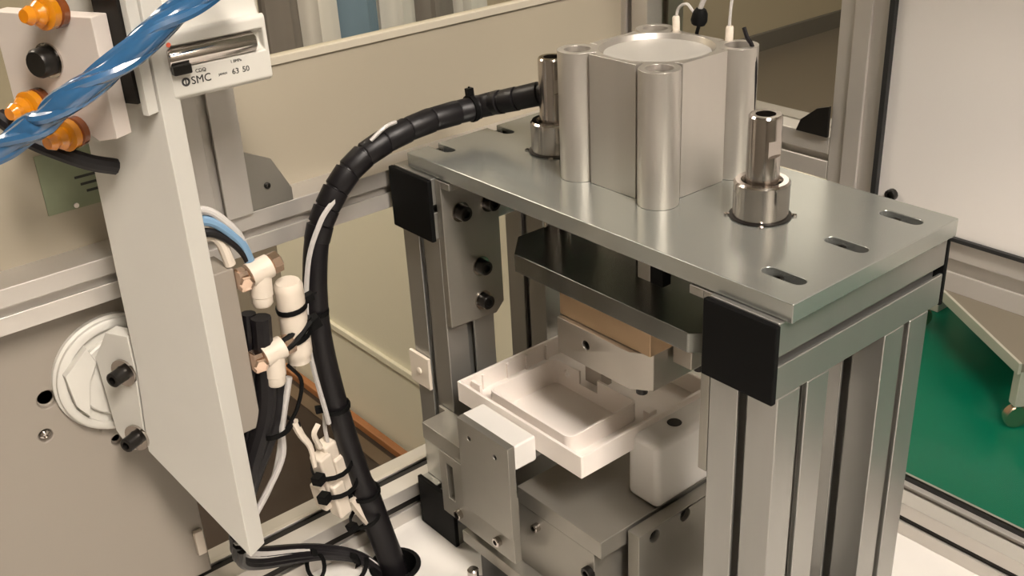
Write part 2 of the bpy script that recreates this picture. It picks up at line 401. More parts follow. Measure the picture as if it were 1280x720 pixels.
# body outline: flats with corner lobes and narrow grooves
out = []
def lobe(cx, cy, q):
    mid = math.atan2(cy, cx); r = 23
    g0 = 2.15
    ang = [mid - g0 + 2*g0*k/14 for k in range(15)]
    return [(cx+r*math.cos(a), cy+r*math.sin(a)) for a in ang]
for (sx, sy) in ((1,1),(-1,1),(-1,-1),(1,-1)):
    pts = lobe(sx*63, sy*63, 0)
    # turn counter-clockwise; add the small groove on each side
    f = 71
    first, last = pts[0], pts[-1]
    if (sx,sy) == (1,1): pre = [(f, 34), (f, 36), (f-12,36)]; post = [(36,f-12),(36,f),(34,f)]
    if (sx,sy) == (-1,1): pre = [(-34,f),(-36,f),(-36,f-12)]; post = [(-(f-12),36),(-f,36),(-f,34)]
    if (sx,sy) == (-1,-1): pre = [(-f,-34),(-f,-36),(-(f-12),-36)]; post = [(-36,-(f-12)),(-36,-f),(-34,-f)]
    if (sx,sy) == (1,-1): pre = [(34,-f),(36,-f),(36,-(f-12))]; post = [(f-12,-36),(f,-36),(f,-34)]
    pts = [p for p in pts if max(abs(p[0]), abs(p[1])) > 62]
    out += pre + pts + post
body = obj('body', prism(bmesh.new(), [(cc[0]+p[0], cc[1]+p[1], .3) for p in out], (0,0,H-.3)), CYL, pc, bevel=1.0)
cc_c = [L((cc[0]+sx*63, cc[1]+sy*63, H-14), (0,0,1), [(0,0),(15,0),(15,30),(0,30)], 24) for sx in (-1,1) for sy in (-1,1)]
cc_c.append(L((cc[0],cc[1],H-9), (0,0,1), [(0,0),(61,0),(66,12),(0,12)], 64))
cut(body, cc_c)
obj('head_cover', L((cc[0],cc[1],H-8.5), (0,0,1), [(60.6,-3),(60.6,2.5),(0,2.5)], 64), MACHL, pc, smooth=True)
for sx in (-1,1):
    for sy in (-1,1):
        obj('bolt', L((cc[0]+sx*63, cc[1]+sy*63, H-14), (0,0,1), [(12,0),(12,7),(11,8),(6.5,8),(6.5,3),(0,3)], 18), STEEL, pc, smooth=True)
ro = obj('piston_rod', L((-303,138,-106), (0,0,1), [(0,0),(20,0),(20,107),(0,107)], 24), STEEL, pc, smooth=True)
# guide bushings and shafts
for c, lb in ((GRc,'right, in front of the satin sheet'),(GLc,'left, behind the black cable sleeve')):
    b = thing('guide_bushing', (c[0],c[1],0), 'round steel guide bushing standing in the top plate, '+lb, 'bushing', 'guide bushings on the top plate')
    obj('sleeve', L((c[0],c[1],0), (0,0,1), [(18.5,38),(18.5,-26),(29.5,-26),(29.5,39),(27.5,41),(22,41),(18.5,33)], 40), STEEL, b, smooth=True)
    obj('retaining_ring', L((c[0],c[1],0), (0,0,1), [(29.4,.3),(33,.3),(33,1.6),(29.4,1.6)], 36), OXIDE, b, smooth=True)
    for k in range(4):
        t = math.radians(40+90*k)
        obj('screw', L((c[0]+35*math.cos(t), c[1]+35*math.sin(t), .2), (0,0,1), [(3.2,0),(3.2,1.6),(1.4,2.2),(0,1)], 10), STEEL, b, smooth=True)
    s = thing('guide_shaft', (c[0],c[1],-106), 'polished steel guide shaft with a threaded end rising through the '+('right' if c is GRc else 'left')+' bushing', 'shaft', 'guide shafts')
    zt = 112 if c is GRc else 120
    sh = obj('shaft', L((c[0],c[1],-106), (0,0,1), [(0,0),(17.5,0),(17.5,106+zt-60),(17.5,106+zt-42),(17.5,106+zt-2),(16,106+zt),(10.5,106+zt),(10,106+zt-16),(0,106+zt-16)], 32), STEEL, s, smooth=True)
    bmw = [obox(bmesh.new(), (c[0]+sg*17.5, c[1], zt-34), (1,0,0), (0,1,0), (0,0,1), 3.5, 22, 9) for sg in (-1,1)]
    cut(sh, bmw)
# moving platen
pp = thing('press_platen', (-303,138,-131), 'dark chamfered steel platen hanging under the top plate', 'platen')
xa, xb = -484, -120
pts = [(xa+38,40),(xb-38,40),(xb,78),(xb,198),(xb-38,236),(xa+38,236),(xa,198),(xa,78)]
obj('platen_plate', prism(bmesh.new(), [(x,y,-131) for x,y in pts], (0,0,24.8)), DARKPLATE, pp, bevel=1.4)

# adapter and tool
ad = tag(obj('adapter_block', B((-371,47,-165), (-219,224,-131.3)), WARMLIT, bevel=1), 'steel spacer block with warm light in its colour between platen and press tool', 'block')
tl = thing('press_tool', (-303,138,-215), 'steel press tool block with chamfered corners and one round hole, under the platen', 'tool')
tpts = [(-369,40),(-246,40),(-222,56),(-222,200),(-242,218),(-369,218)]
tbk = obj('tool_block', prism(bmesh.new(), [(x,y,-215) for x,y in tpts], (0,0,49.5)), TOOL, tl, bevel=1)
cut(tbk, [L((-318,30,-186), (0,1,0), [(0,0),(6,0),(6,40),(0,40)], 18)])
obj('wing_block', B((-218.6,84,-185), (-190,190,-138)), TOOL, tl, bevel=1)
obj('punch_pin', L((-246,62,-229), (0,0,1), [(0,0),(7,0),(7,13.5),(0,13.5)], 14), OXIDE, tl, smooth=True)
obj('punch_block', B((-420,132,-318), (-389,152,-225)), TOOL, tl, bevel=.6)
obj('punch_arm', B((-420,132,-226), (-330,152,-215.3)), TOOL, tl, bevel=.6)
obj('punch_pin', L((-235,150,-230), (0,0,1), [(0,0),(7,0),(7,14.5),(0,14.5)], 14), OXIDE, tl, smooth=True)

# ================================================================ FIXTURE UNDER THE PRESS
# white moulded tray
tr = thing('plastic_tray', (-395,95,-332), 'white moulded rectangular plastic tray with an inner open box, under the tool', 'tray')
TX0, TX1, TY0, TY1, TZ, TB = -517, -273, -13, 226, -300, -331
bm = bmesh.new(); t_ = 4.5
box(bm, (TX0,TY0,TB), (TX1,TY0+t_,TZ)); box(bm, (TX0,TY1-t_,TB), (TX1,TY1,TZ))
box(bm, (TX0,TY0+t_,TB), (TX0+t_,TY1-t_,TZ)); box(bm, (TX1-t_,TY0+t_,TB), (TX1,TY1-t_,TZ))
obj('rim_wall', bm, WHITE, tr, bevel=.8)
# floor with opening for the inner box
IX0, IX1, IY0, IY1 = -474, -313, 5, 126
bm = bmesh.new()
box(bm, (TX0+4,TY0+4,TB), (IX0+3,TY1-4,TB+4)); box(bm, (IX1-3,TY0+4,TB), (TX1-4,TY1-4,TB+4))
box(bm, (IX0+3,TY0+4,TB), (IX1-3,IY0+3,TB+4)); box(bm, (IX0+3,IY1-3,TB), (IX1-3,TY1-4,TB+4))
obj('tray_floor', bm, WHITE, tr)
def rrect(x0,y0,x1,y1,r,n=5):
    o = []
    for cx, cy, a in ((x1-r,y1-r,0),(x0+r,y1-r,90),(x0+r,y0+r,180),(x1-r,y0+r,270)):
        for k in range(n+1):
            t = math.radians(a+90*k/n); o.append((cx+r*math.cos(t), cy+r*math.sin(t)))
    return o
ou = rrect(IX0,IY0,IX1,IY1,12); inn = rrect(IX0+3.5,IY0+3.5,IX1-3.5,IY1-3.5,9)
bm = bmesh.new()
ZT, ZB = -301, -342
def ring(pts, z): return [bm.verts.new(U((x,y,z))) for x,y in pts]
a, b, c_, d_ = ring(ou,ZT), ring(inn,ZT), ring(ou,ZB), ring(inn,ZB+4)
n = len(a)
for i in range(n):
    j = (i+1) % n
    bm.faces.new((a[i],a[j],b[j],b[i])); bm.faces.new((a[i],c_[i],c_[j],a[j])); bm.faces.new((b[i],b[j],d_[j],d_[i]))
bm.faces.new(d_); bm.faces.new(c_[::-1])
ib = obj('inner_box', bm, WHITE, tr, bevel=.5)
cut(ib, [B((-422,IY1-8,-321), (-387,IY1+4,-290)), L((-446,IY1-10,-315), (0,1,0), [(0,0),(6,0),(6,20),(0,20)], 16)])
for y in (25,68,102,140,178):
    obj('rib', B((TX0+4.4,y,-328), (TX0+8,y+3.5,-304)), WHITE, tr)
obj('locating_post', B((-516,190,-300.2), (-506,197,-282)), WHITE, tr, bevel=.6)
obj('snap_hook', B((-308,128,-327), (-296,142,-312)), WHITE, tr, bevel=1.5)
obj('snap_hook', B((-509,4,-327.2), (-490,9,-303)), WHITE, tr, bevel=.8)
# nest blocks
d1 = thing('acetal_block', (-255,130,-404), 'white rounded acetal block with a hole on top, right of the tray', 'block')
o = obj('block_body', B((-285,76,-404), (-233,206,-309)), DELRIN, d1, bevel=9, seg=4)
o2_ = obj('hole_rim', L((-257,132,-308.8), (0,0,1), [(9.5,0),(8.5,.6),(8,-1)], 20), OXIDE, d1, smooth=True)
obj('screw', L((-257,132,-308.6), (0,0,1), [(0,.3),(8.5,.3)], 20), OXIDE, d1)
d2 = tag(obj('acetal_block', B((-461,-48.7,-345), (-355,-13.3,-308.5)), DELRIN, bevel=3), 'pinkish white block behind the upright plate, carrying the left front tray wall', 'block')
# upright plate in front
fp = thing('upright_plate', (-430,-60,-450), 'upright flat grey plate with two small holes in front of the tray', 'plate')
o = obj('plate', B((-457,-60,-449), (-354,-49,-307)), MACH, fp, bevel=.8)
cut(o, [L((-434,-70,-330), (0,1,0), [(0,0),(3.6,0),(3.6,30),(0,30)], 14), L((-381,-70,-332), (0,1,0), [(0,0),(3.6,0),(3.6,30),(0,30)], 14)])
bp_ = thing('carrier_plate', (-440,-40,-510), 'grey slotted carrier plate screwed behind the upright plate', 'plate')
o = obj('plate', B((-524,-48.8,-500), (-366,-38,-396.4)), MACH, bp_, bevel=.8)
cut(o, [B((-508,-60,-470), (-494,-30,-412))])
screw(bp_, (-484,-48.9,-484), (0,-1,0), 7, 7, STEEL); screw(bp_, (-399,-48.9,-480), (0,-1,0), 7, 7, STEEL)
lb = thing('bracket_plate', (-510,-30,-396), 'flat grey plate with a stepped corner beside the left post', 'plate')
obj('plate', prism(bmesh.new(), [(x,y,-396) for x,y in ((-560,-48),(-400,-48),(-400,-14),(-520,-14),(-520,-1.6),(-578,-1.6),(-578,-6),(-561,-7))], (0,0,26)), MACH, lb, bevel=.8)
# lower slide plate
sl = thing('slide_plate', (-300,90,-404), 'grey machined slide block under the tray', 'block')
o = obj('plate', B((-394,-17,-430), (-237,215,-404.5)), MACH, sl, bevel=1)
obj('block', B((-394,-16.5,-528), (-250,215,-430)), MACH, sl, bevel=1)
screw(sl, (-356,-16.5,-449), (0,-1,0), 6, 8, STEEL)
screw(sl, (-258,-16.5,-462), (0,-1,0), 9, 8)
sd = thing('side_plate', (-222,110,-404), 'upright grey side plate with two dark round holes beside the white block', 'plate')
o = obj('plate', B((-232,24,-580), (-213,205,-404.5)), MACH, sd, bevel=1)
cut(o, [L((-225,y,z), (1,0,0), [(0,0),(9,0),(9,30),(0,30)], 20) for y, z in ((52,-418),(107,-415))])
for y, z in ((52,-418),(107,-415)):
    obj('bolt', L((-225,y,z), (1,0,0), [(8.5,.1),(8.5,5),(4,5),(4,2),(0,2)], 16), OXIDE, sd, smooth=True)
bs = thing('base_plate', (-350,90,-560), 'light base plate with black edge below the slide block', 'plate')
obj('plate', B((-500,-37,-548), (-233,215,-528.5)), MACH, bs, bevel=1)
obj('riser_block', B((-470,-30,-599.5), (-240,200,-548)), OXIDE, bs, bevel=1)
kb = thing('adjusting_knob', (-446,-60,-599), 'small shiny round adjusting screw with nut on the table beside the left beam cap', 'screw')
obj('hex_nut', L((-446,-62,-599.5), (0,0,1), [(0,0),(17,0),(17,26),(15,28),(0,28)], 6), STEEL, kb)
obj('stud', L((-446,-62,-571.5), (0,0,1), [(0,0),(8,0),(8,20),(6,22),(0,22)], 14), STEEL, kb, smooth=True)


# ================================================================ CABLE SLEEVES AND TUBES
# main spiral-wrapped cable from the table hole up and over to the top plate
path = [(-577,-108,-640),(-583,-109,-598),(-600,-117,-525),(-600,-147,-359),(-600,-163,-205),(-600,-153,-95),(-602,-127,-38),(-602,-74,10),(-598,13,34),(-590,110,38),(-545,128,52),(-474,170,72),(-440,215,66)]
hc = thing('cable_sleeve', (-583,-109,-600), 'thick black wrapped cable sleeve arching from the table hole to the top plate', 'cable')
obj('sleeve_core', T(path, lambda t: 19 if t < .2 else (15.5 if t < .45 else 13.5), 12, 8), RUBBER, hc, smooth=True)
sp_ = spline(path, 8)
for i in range(42, len(sp_)-6, 3):      # overlapping wrap turns on the upper arc
    p, q = sp_[i], sp_[min(i+3, len(sp_)-1)]; d = (q-p)
    ln = d.length; r0 = 16.3 - 1.6*(i-42)/60
    obj('wrap_turn', L(p, d, [(r0-1,0),(r0,1.5),(r0+.6,ln*.94),(r0-1.5,ln*.97),(r0-2,0)], 12), RUBBER, hc, smooth=True)
obj('inner_wire', T([(-592,-172,-330),(-588,-186,-205),(-586,-173,-100),(-586,-148,-48),(-590,-122,-26)], 3.5, 6), GREYTUBE, hc, smooth=True)
obj('inner_wire', T([(-592,-60,34),(-588,-40,47),(-590,-22,49)], 2.5, 6), GREYTUBE, hc, smooth=True)
def tie(parent, c, d, r, m=BLACK, head=(0,0,1), hs_=4.5, w=3.0, tail=0):
    o = obj('zip_tie', L(c, d, [(r-.8,-w),(r+1.2,-w),(r+1.2,w),(r-.8,w),(r-.8,-w)], 16), m, parent, smooth=True)
    h = Vector(head).normalized(); dd = Vector(d).normalized()
    s_ = h.cross(dd).normalized()
    bm = obox(bmesh.new(), Vector(c)+h*(r+hs_), s_, dd, h, hs_, hs_, hs_+1)
    if tail: tube(bm, [Vector(c)+h*(r+hs_*2), Vector(c)+h*(r+hs_*2+tail*.6), Vector(c)+h*(r+hs_*2+tail)], 1.6, 5, 2)
    obj('tie_head', bm, m, o, bevel=1)
    return o
tie(hc, (-592,98,38), (.1,1,.05), 17, head=(-.1,0,1), tail=3)
tie(hc, (-470,170,73), (.6,.75,0), 16)
tie(hc, (-600,-166,-168), (0,.05,1), 18, head=(-.6,-.8,0), tail=6)
tie(hc, (-600,-154,-315), (0,-.1,1), 18, head=(-.4,-.9,0))
tie(hc, (-600,-127,-470), (0,-.15,1), 20, head=(-.3,-.95,0), tail=4)
# cream connector bundle tied to it
cb = thing('connector_bundle', (-600,-165,-480), 'clump of cream wire connectors tied with black ties beside the black sleeve', 'connector')
random.seed(8)
for k, (dx, dy, dz, h) in enumerate(((0,-8,0,76),(7,-22,-6,66),(2,2,-22,70),(12,-12,-50,60),(0,-26,-44,44))):
    obj('connector', obox(bmesh.new(), (-612+dx,-160+dy,-405+dz), (1,.2,0), (-.2,1,.12), (.05,-.14,1), 12, 11, h/2), CREAMPL, cb, bevel=4, seg=3)
for c, d in (((-606,-170,-405),(.05,-.14,1)),((-606,-166,-438),(.05,-.14,1))):
    tie(cb, c, d, 28, head=(.5,-.9,0), hs_=7, w=3.5)
obj('wire', T([(-607,-170,-372),(-606,-172,-345),(-604,-170,-300),(-600,-178,-240)], 3, 6), GREYTUBE, cb, smooth=True)
obj('wire', T([(-600,-186,-366),(-596,-194,-340),(-600,-184,-330)], 4, 6), CREAMPL, cb, smooth=True)
obj('wire', T([(-602,-150,-470),(-600,-138,-500),(-596,-128,-520)], 8, 6), CREAMPL, cb, smooth=True)
tie(cb, (-599,-134,-508), (0,-.3,1), 22, head=(.3,-.95,0), hs_=6)
# second bundle across the table to the hole
lc = thing('hose_bundle', (-640,-180,-598), 'black and grey hoses tied together running along the table to the hole', 'hose')
base = [(-552,-340,-395),(-572,-335,-436),(-600,-300,-482),(-622,-235,-527),(-622,-190,-552),(-606,-146,-580),(-583,-114,-622)]
for k, (ox, oz, r, m) in enumerate(((0,0,6.5,GREYTUBE),(14,2,6,GREYTUBE),(30,-2,6,RUBBER),(22,8,7,RUBBER),(8,12,6,RUBBER),(-10,0,6,RUBBER))):
    pts = [(x+ox*.25*(1-i/7.0), y-oz*.2, z-ox*.75*(1-i/6.5)+oz*(0.3 if i < 6 else 0)) for i, (x,y,z) in enumerate(base)]
    obj('hose', T(pts, r, 8, 5), m, lc, smooth=True)
tie(lc, (-618,-212,-564), (-.1,.8,-.35), 19, w=3)
tie(lc, (-600,-150,-592), (.3,.7,-.5), 15, head=(0,-.4,1), hs_=6)
# hose run down behind the arm
hb = thing('air_line_bundle', (-540,-275,-470), 'black air lines hanging behind the grey arm below the cream elbows', 'hose')
obj('hose', T([(-532,-268,-112),(-533,-272,-160),(-535,-280,-230),(-538,-310,-300),(-544,-334,-370)], 12, 10), RUBBER, hb, smooth=True)
obj('hose', T([(-540,-256,-190),(-540,-268,-250),(-545,-304,-320),(-552,-334,-380)], 10, 10), RUBBER, hb, smooth=True)
obj('hose', T([(-548,-275,-110),(-548,-285,-200),(-550,-312,-300),(-556,-338,-380)], 9, 8), RUBBER, hb, smooth=True)
obj('thin_wire', T([(-520,-250,-178),(-520,-236,-205),(-524,-244,-240),(-526,-262,-265)], 2.5, 6), BLACK, hb, smooth=True)
obj('grey_line', T([(-530,-246,-200),(-532,-264,-262),(-534,-272,-310),(-542,-312,-372)], 4, 8), GREYTUBE, hb, smooth=True)
obj('grey_line', T([(-536,-258,-240),(-538,-268,-290),(-542,-285,-340),(-546,-318,-385)], 3.5, 8), GREYTUBE, hb, smooth=True)
obj('loose_end', T([(-524,-252,-258),(-522,-246,-280),(-520,-238,-300),(-520,-236,-330)], lambda t: 5.5-2.5*t, 8), CREAMPL, hb, smooth=True)
tie(hb, (-534,-272,-262), (-.05,-.2,1), 20, head=(.4,.9,0), hs_=4)

# ================================================================ ARM (rotating plate) AT THE LEFT
o0 = Vector((-491,-350,0)); au = Vector((-.901,-.434,0)).normalized(); an = Vector((-.434,.901,0)).normalized()
def A(u_, z_, n_=0.0): q = o0 + au*u_ + an*n_; return (q.x, q.y, z_)
arm = thing('arm_plate', A(60,-390), 'tall light grey arm plate with a slanted lower end, standing in the left foreground', 'plate')
obj('plate', prism(bmesh.new(), [A(0,-390),A(126,-268),A(114,-150),A(107,120),A(104,520),A(0,520)], an*28), PAINT, arm, bevel=1)
ab = thing('arm_bracket', A(150,-270,26), 'angular grey bracket joining the arm plate to the white disc', 'bracket')
obj('bracket_body', prism(bmesh.new(), [A(118,-112,1),A(150,-112,1),A(176,-150,1),A(172,-250,1),A(156,-275,1),A(129.5,-266,1),A(118,-150,1)], an*18), PAINT, ab, bevel=1)
for (u_, z_) in ((133,-160),(137,-250)):
    pb = Vector(A(u_, z_, -.1))
    b = obj('bolt', L(pb, -an, [(0,0),(10,0),(10,3),(9,5),(9,20),(8,21),(5,21),(5,14),(0,14)], 16), OXIDE, arm, smooth=True)
    obj('washer', L(pb, -an, [(9.2,.2),(17,.2),(17,3.5),(9.2,3.5)], 24), STEEL, b, smooth=True)
ds = thing('turning_disc', (-680,-400,-190), 'round white disc with a stepped edge behind the arm plate', 'disc')
obj('rim', L((-679.8,-399,-190), (1,0,0), [(0,0),(75,0),(75,6),(72,8),(72,13),(69,15),(62,15),(62,11),(0,11)], 64), PAINT, ds, smooth=True)
obj('hub', L((-679.8,-399,-190), (1,0,0), [(50,11.2),(50,17),(48,19),(0,19)], 48), PAINT, ds, smooth=True)
obj('lug', prism(bmesh.new(), [(-668.7,-431,-138),(-668.7,-462,-164),(-668.7,-458,-205),(-668.7,-446,-225),(-668.7,-436,-180),(-668.7,-424,-160)], (14,0,0)), PAINT, ds, bevel=1)
# second plate in front of the arm top
q0 = o0 - an*40
def A2(u_, z_, n_=0.0): q = q0 + au*u_ + an*n_; return (q.x, q.y, z_)
p2 = thing('front_plate', A2(60,150), 'smaller light plate bolted in front of the arm top, upper left corner', 'plate')
obj('plate', prism(bmesh.new(), [A2(24,143),A2(48,138),A2(100,170),A2(150,170),A2(150,258),A2(24,258)], an*20), PINKPL, p2, bevel=1)
obj('spacer', prism(bmesh.new(), [A2(10,172,20.3),A2(40,172,20.3),A2(40,320,20.3),A2(10,320,20.3)], an*19.2), OXIDE, p2)
obj('spacer', prism(bmesh.new(), [A2(2,160,24),A2(9.6,160,24),A2(9.6,300,24),A2(2,300,24)], an*14), PAINT, p2, bevel=.6)
def fitting(u_, z_, name, lab, ang=0.0):
    c = Vector(A2(u_, z_, -.2)); d = (-an + Vector((0,0,ang))).normalized()
    f = thing(name, c, lab, 'fitting', 'amber fittings on the front plate')
    f.location = U(c)
    obj('collar', L(c, d, [(0,0),(15,0),(15,7),(12,9),(0,9)], 18), AMBERD, f, smooth=True)
    obj('amber_ring', L(c, d, [(10,9.2),(15,10),(15.5,18),(11,20),(0,20)], 18), AMBER, f, smooth=True)
    obj('nozzle', L(c, d, [(11,20.2),(12,24),(8,29),(9,34),(6,40),(0,40)], 16), AMBER, f, smooth=True)
    return f
fitting(62, 262, 'push_fitting', 'amber push-in fitting at the top left corner', .1)
fitting(72, 147, 'push_fitting', 'amber push-in fitting with a yellow ring, below the blue tube')
fitting(112, 172, 'push_fitting', 'dark amber fitting at the very left edge, below the black knob')
kn = thing('round_knob', A2(92,214), 'short round black knob on the front plate between the amber fittings', 'knob')
obj('knob_body', L(A2(88,215,-.2), -an, [(0,0),(13,0),(14,3),(14,14),(12,17),(0,17)], 18), OXIDE, kn, smooth=True)
obj('knob_washer', L(A2(88,215,-.1), -an, [(14.2,0),(17,0),(17,2),(14.2,2)], 20), STEEL, kn, smooth=True)
tag(obj('black_hose', T([A2(140,165,-30),A2(112,143,-26),A2(90,128,-14),A2(74,112,6),A2(66,100,30)], 8.5, 10), RUBBER, smooth=True), 'short black hose running behind the amber fittings to the arm edge', 'hose')
# blue twisted tube crossing the upper left corner
bt = thing('blue_tube', (-440,-470,190), 'shiny translucent blue tube crossing the upper left corner', 'tube')
bpts = [(-438,-271,293),(-445,-317,266),(-450,-356,246),(-455,-396,221),(-465,-432,202),(-480,-458,183),(-490,-468,174),(-503,-492,161),(-520,-520,146),(-540,-550,130)]
obj('tube_body', T(bpts, lambda t: 11.5+1.6*math.sin(t*31), 12, 8), BLUETUBE, bt, smooth=True)
def strand(ph, r):
    sp = spline(bpts, 8); o = []
    for i, p in enumerate(sp):
        x, y, d = frame(sp[min(i+1,len(sp)-1)]-sp[max(i-1,0)])
        t = ph + i*.16; o.append(p + x*math.cos(t)*r + y*math.sin(t)*r)
    return o
for ph in (0, 2.1, 4.2):
    obj('twisted_strand', tube(bmesh.new(), strand(ph, 8.5), 5.5, 8, 1, False), BLUETUBE, bt, smooth=True)
# compact cylinder on the arm
cy = thing('compact_cylinder', (-530,-270,166), 'compact cream air cylinder with printed side, fixed to the top of the arm', 'cylinder')
bp = [(-499.5,167),(-499.5,228),(-503,232),(-507,229),(-512,229),(-516,238),(-516,256),(-570,256),(-570,171),(-564,163),(-505,163)]
o = obj('body', prism(bmesh.new(), [(x,-332,z) for x,z in bp], (0,109,0)), PAINT, cy, bevel=2)
cut(o, [L((-499,-340,206), (0,1,0), [(0,0),(11,0),(11,112),(0,112)], 20)])
obj('sensor_rail', L((-503.5,-331,205), (0,1,0), [(0,0),(9,0),(10,2),(10,92),(8,94),(0,94)], 20), STEEL, cy, smooth=True)
obj('sensor_end', B((-498,-331,190), (-490,-312,200)), OXIDE, cy, bevel=1.5)
obj('red_dot', L((-499.4,-328,219), (1,0,0), [(2.4,0),(2.4,.4),(0,.4)], 12), RED, cy)
def print_on(s, size, y, z, dz=0):
    me = text(s, size); me.materials.append(INK)
    o = link('printed_text', me, cy)
    me.transform(Matrix(((0,0,1,0),(1,0,0,0),(0,1,0,0),(0,0,0,1))))
    me.transform(Matrix.Translation(U((-499.3, y, z))))
    return o
# emblem: ring with a bar, then the letters
bm = bmesh.new(); lathe(bm, (-499.4,-317.5,180.5), (1,0,0), [(2.4,0),(4.4,0),(4.4,.4),(2.4,.4),(2.4,0)], 20)
box(bm, (-499.4,-318,178), (-499,-317,183)); obj('emblem', bm, INK, cy)
print_on('SMC', 11, -312, 176.8)
print_on('CDQ', 5.0, -306, 187.3)
print_on('JAPAN', 3.2, -282.5, 179.3)
print_on('63', 8, -268, 177.6); print_on('50', 8, -256.5, 177.6)
print_on('1.0MPa', 4.2, -268, 189)
# manifold block and elbows behind the arm
mb = thing('manifold_block', (-545,-295,-170), 'brown-grey block behind the arm carrying the cream elbows', 'block')
obj('block', B((-580,-325,-250), (-531,-290,-42)), HOUSING, mb, bevel=1.5)
for zc, lb in ((-58,'upper'),(-163,'lower')):
    f = thing('elbow_fitting', (-525,-268,zc), 'cream push-in elbow with a metal hex, the '+lb+' of the two on the block', 'fitting', 'cream elbows')
    obj('hex', L((-526,-290,zc+2), (0,1,0), [(0,0),(13,0),(14,2),(14,10),(12,12),(0,12)], 6), BRASS, f)
    obj('screw', L((-520,-283,zc+2), (1,-.3,0), [(0,0),(9,0),(9,8),(6,9),(0,9)], 6), BRASS, f)
    obj('elbow_body', T([(-526,-276,zc+4),(-526,-262,zc+6),(-526,-250,zc+8)], 14, 14), CREAMPL, f, smooth=True)
    obj('elbow_leg', L((-526,-263,zc+4), (0,-.06,-1), [(0,-10),(13,-8),(13,28),(12,29),(12,38),(10,41),(0,41)], 20), CREAMPL, f, smooth=True)
    obj('release_ring', L((-526,-250,zc+8), (0,1,.15), [(11,0),(13,2),(13,12),(9,14),(0,14)], 8), BRASS, f)
mf = thing('air_muffler', (-535,-225,-140), 'cream cylindrical muffler tied with black ties beside the elbows', 'muffler')
obj('muffler_body', T([(-528,-230,-78),(-530,-229,-110),(-532,-228,-150),(-533,-228,-186)], lambda t: 17 if .04 < t < .93 else 14, 16), CREAMPL, mf, smooth=True)
tie(mf, (-530,-229,-112), (0,.15,-1), 17.5, head=(.2,1,.3), hs_=5, tail=6)
tie(mf, (-532,-228,-150), (0,.35,-1), 18, head=(.2,1,.4), hs_=7, tail=4)
obj('tie_strap', T([(-520,-262,-160),(-514,-240,-150),(-516,-214,-132)], 3.5, 6), BLACK, mf, smooth=True)
obj('tie_strap', T([(-524,-266,-152),(-520,-240,-142),(-522,-212,-128)], 3.5, 6), BLACK, mf, smooth=True)
for i, (m, r, dz, lb, cat) in enumerate(((BLUESM,6,0,'blue','blue air hose curving out behind the arm to the upper elbow'),(GREYTUBE,4.5,12,'grey','pale grey air hose curving over the blue hose behind the arm'),(RUBBER,5,-14,'black','black air hose curving just under the blue hose behind the arm'))):
    tag(obj('air_hose', T([(-556,-352,10+dz),(-550,-330,18+dz),(-538,-306,18+dz),(-532,-288,2+dz*.8),(-530,-276,-18+dz*.6),(-532,-268,-48)], r, 10), m, smooth=True), cat, 'hose')
tag(obj('air_hose', T([(-552,-322,-8),(-546,-306,-2),(-540,-296,-10),(-538,-290,-40)], 6.5, 10), CREAMPL, smooth=True), 'short cream hose end beside the arm edge above the block', 'hose')

# ================================================================ SENSORS BEHIND THE BIG CYLINDER
for x, y, lean, lb in ((-352,222,-.05,'left'),(-274,222,.02,'right')):
    s = thing('cylinder_sensor', (x,y,130), 'small white sensor plug, '+lb+' of the two behind the big cylinder', 'sensor', 'sensor plugs')
    obj('plug', L((x,y+6,126), (lean,0,1), [(0,0),(4.5,0),(4.5,40),(3.5,42),(0,42)], 12), CREAMPL, s, smooth=True)
    if lb == 'left': w_ = [(x-2,y+6,166),(x+2,y+6,178),(x+14,y+6,184),(x+24,y+5,178),(x+32,y+4,172)]
    else: w_ = [(x,y+6,166),(x+1,y+6,186),(x+2,y+8,215),(x-2,y+10,260)]
    obj('wire', T(w_, 1.8, 6), GREYTUBE, s, smooth=True)
wb = thing('tied_wires', (-318,226,172), 'black tied knot of thin wires above the back of the big cylinder', 'wire')
obj('knot', L((-318,226,163), (.2,0,1), [(0,0),(8,1),(10,6),(9,14),(6,19),(0,20)], 10), BLACK, wb, smooth=True)
obj('wire', T([(-318,226,176),(-312,226,190),(-302,228,215),(-290,230,280)], 3, 6), GREYTUBE, wb, smooth=True)
obj('wire', T([(-316,226,165),(-322,228,150),(-330,232,120),(-330,240,60),(-330,245,2)], 2.2, 6), BLACK, wb, smooth=True)
tag(obj('sensor_lead', T([(-250,224,170),(-243,222,160),(-236,222,152),(-232,224,128),(-234,226,60),(-236,230,3)], 2.6, 6), RUBBER, smooth=True), 'short black lead bending over the right rear corner of the big cylinder', 'wire')

# ================================================================ BEYOND THE GUARD
gl = thing('green_label_card', (-695.5,-395,40), 'green printed card stuck on the beige panel at the left edge', 'label')
obj('card', B((-695.8,-425,14), (-694.6,-330,84)), GREENLBL, gl)
obj('pin', L((-694.5,-393,18), (1,0,0), [(0,0),(3,0),(3,1),(0,2)], 10), WHITE, gl, smooth=True)
for k in range(3): obj('print_line', B((-694.6,-388+k*5,48-k*9), (-694.2,-340,51-k*9)), INK, gl)
bb = thing('brown_bench', (-1500,300,-2000), 'dark brown low board bench with an orange edge strip beyond the lower left pane', 'bench')
obj('board', B((-2330,-900,-1330), (-790,583,-1300)), BROWN, bb, bevel=3)
obj('edge_strip', B((-2330,560,-1299.8), (-790,583,-1276)), ORANGE, bb, bevel=3)
obj('dusty_strip', B((-2330,505,-1299.8), (-790,545,-1296)), DUST, bb, bevel=1)
for x in (-2280,-840):
    for y in (-850,520): obj('leg', B((x-25,y-25,-2000), (x+25,y+25,-1330)), BROWN, bb, bevel=3)
cbn = thing('cream_cabinet', (-1600,900,-2000), 'plain cream cabinet standing behind the brown bench beyond the left guard', 'cabinet')
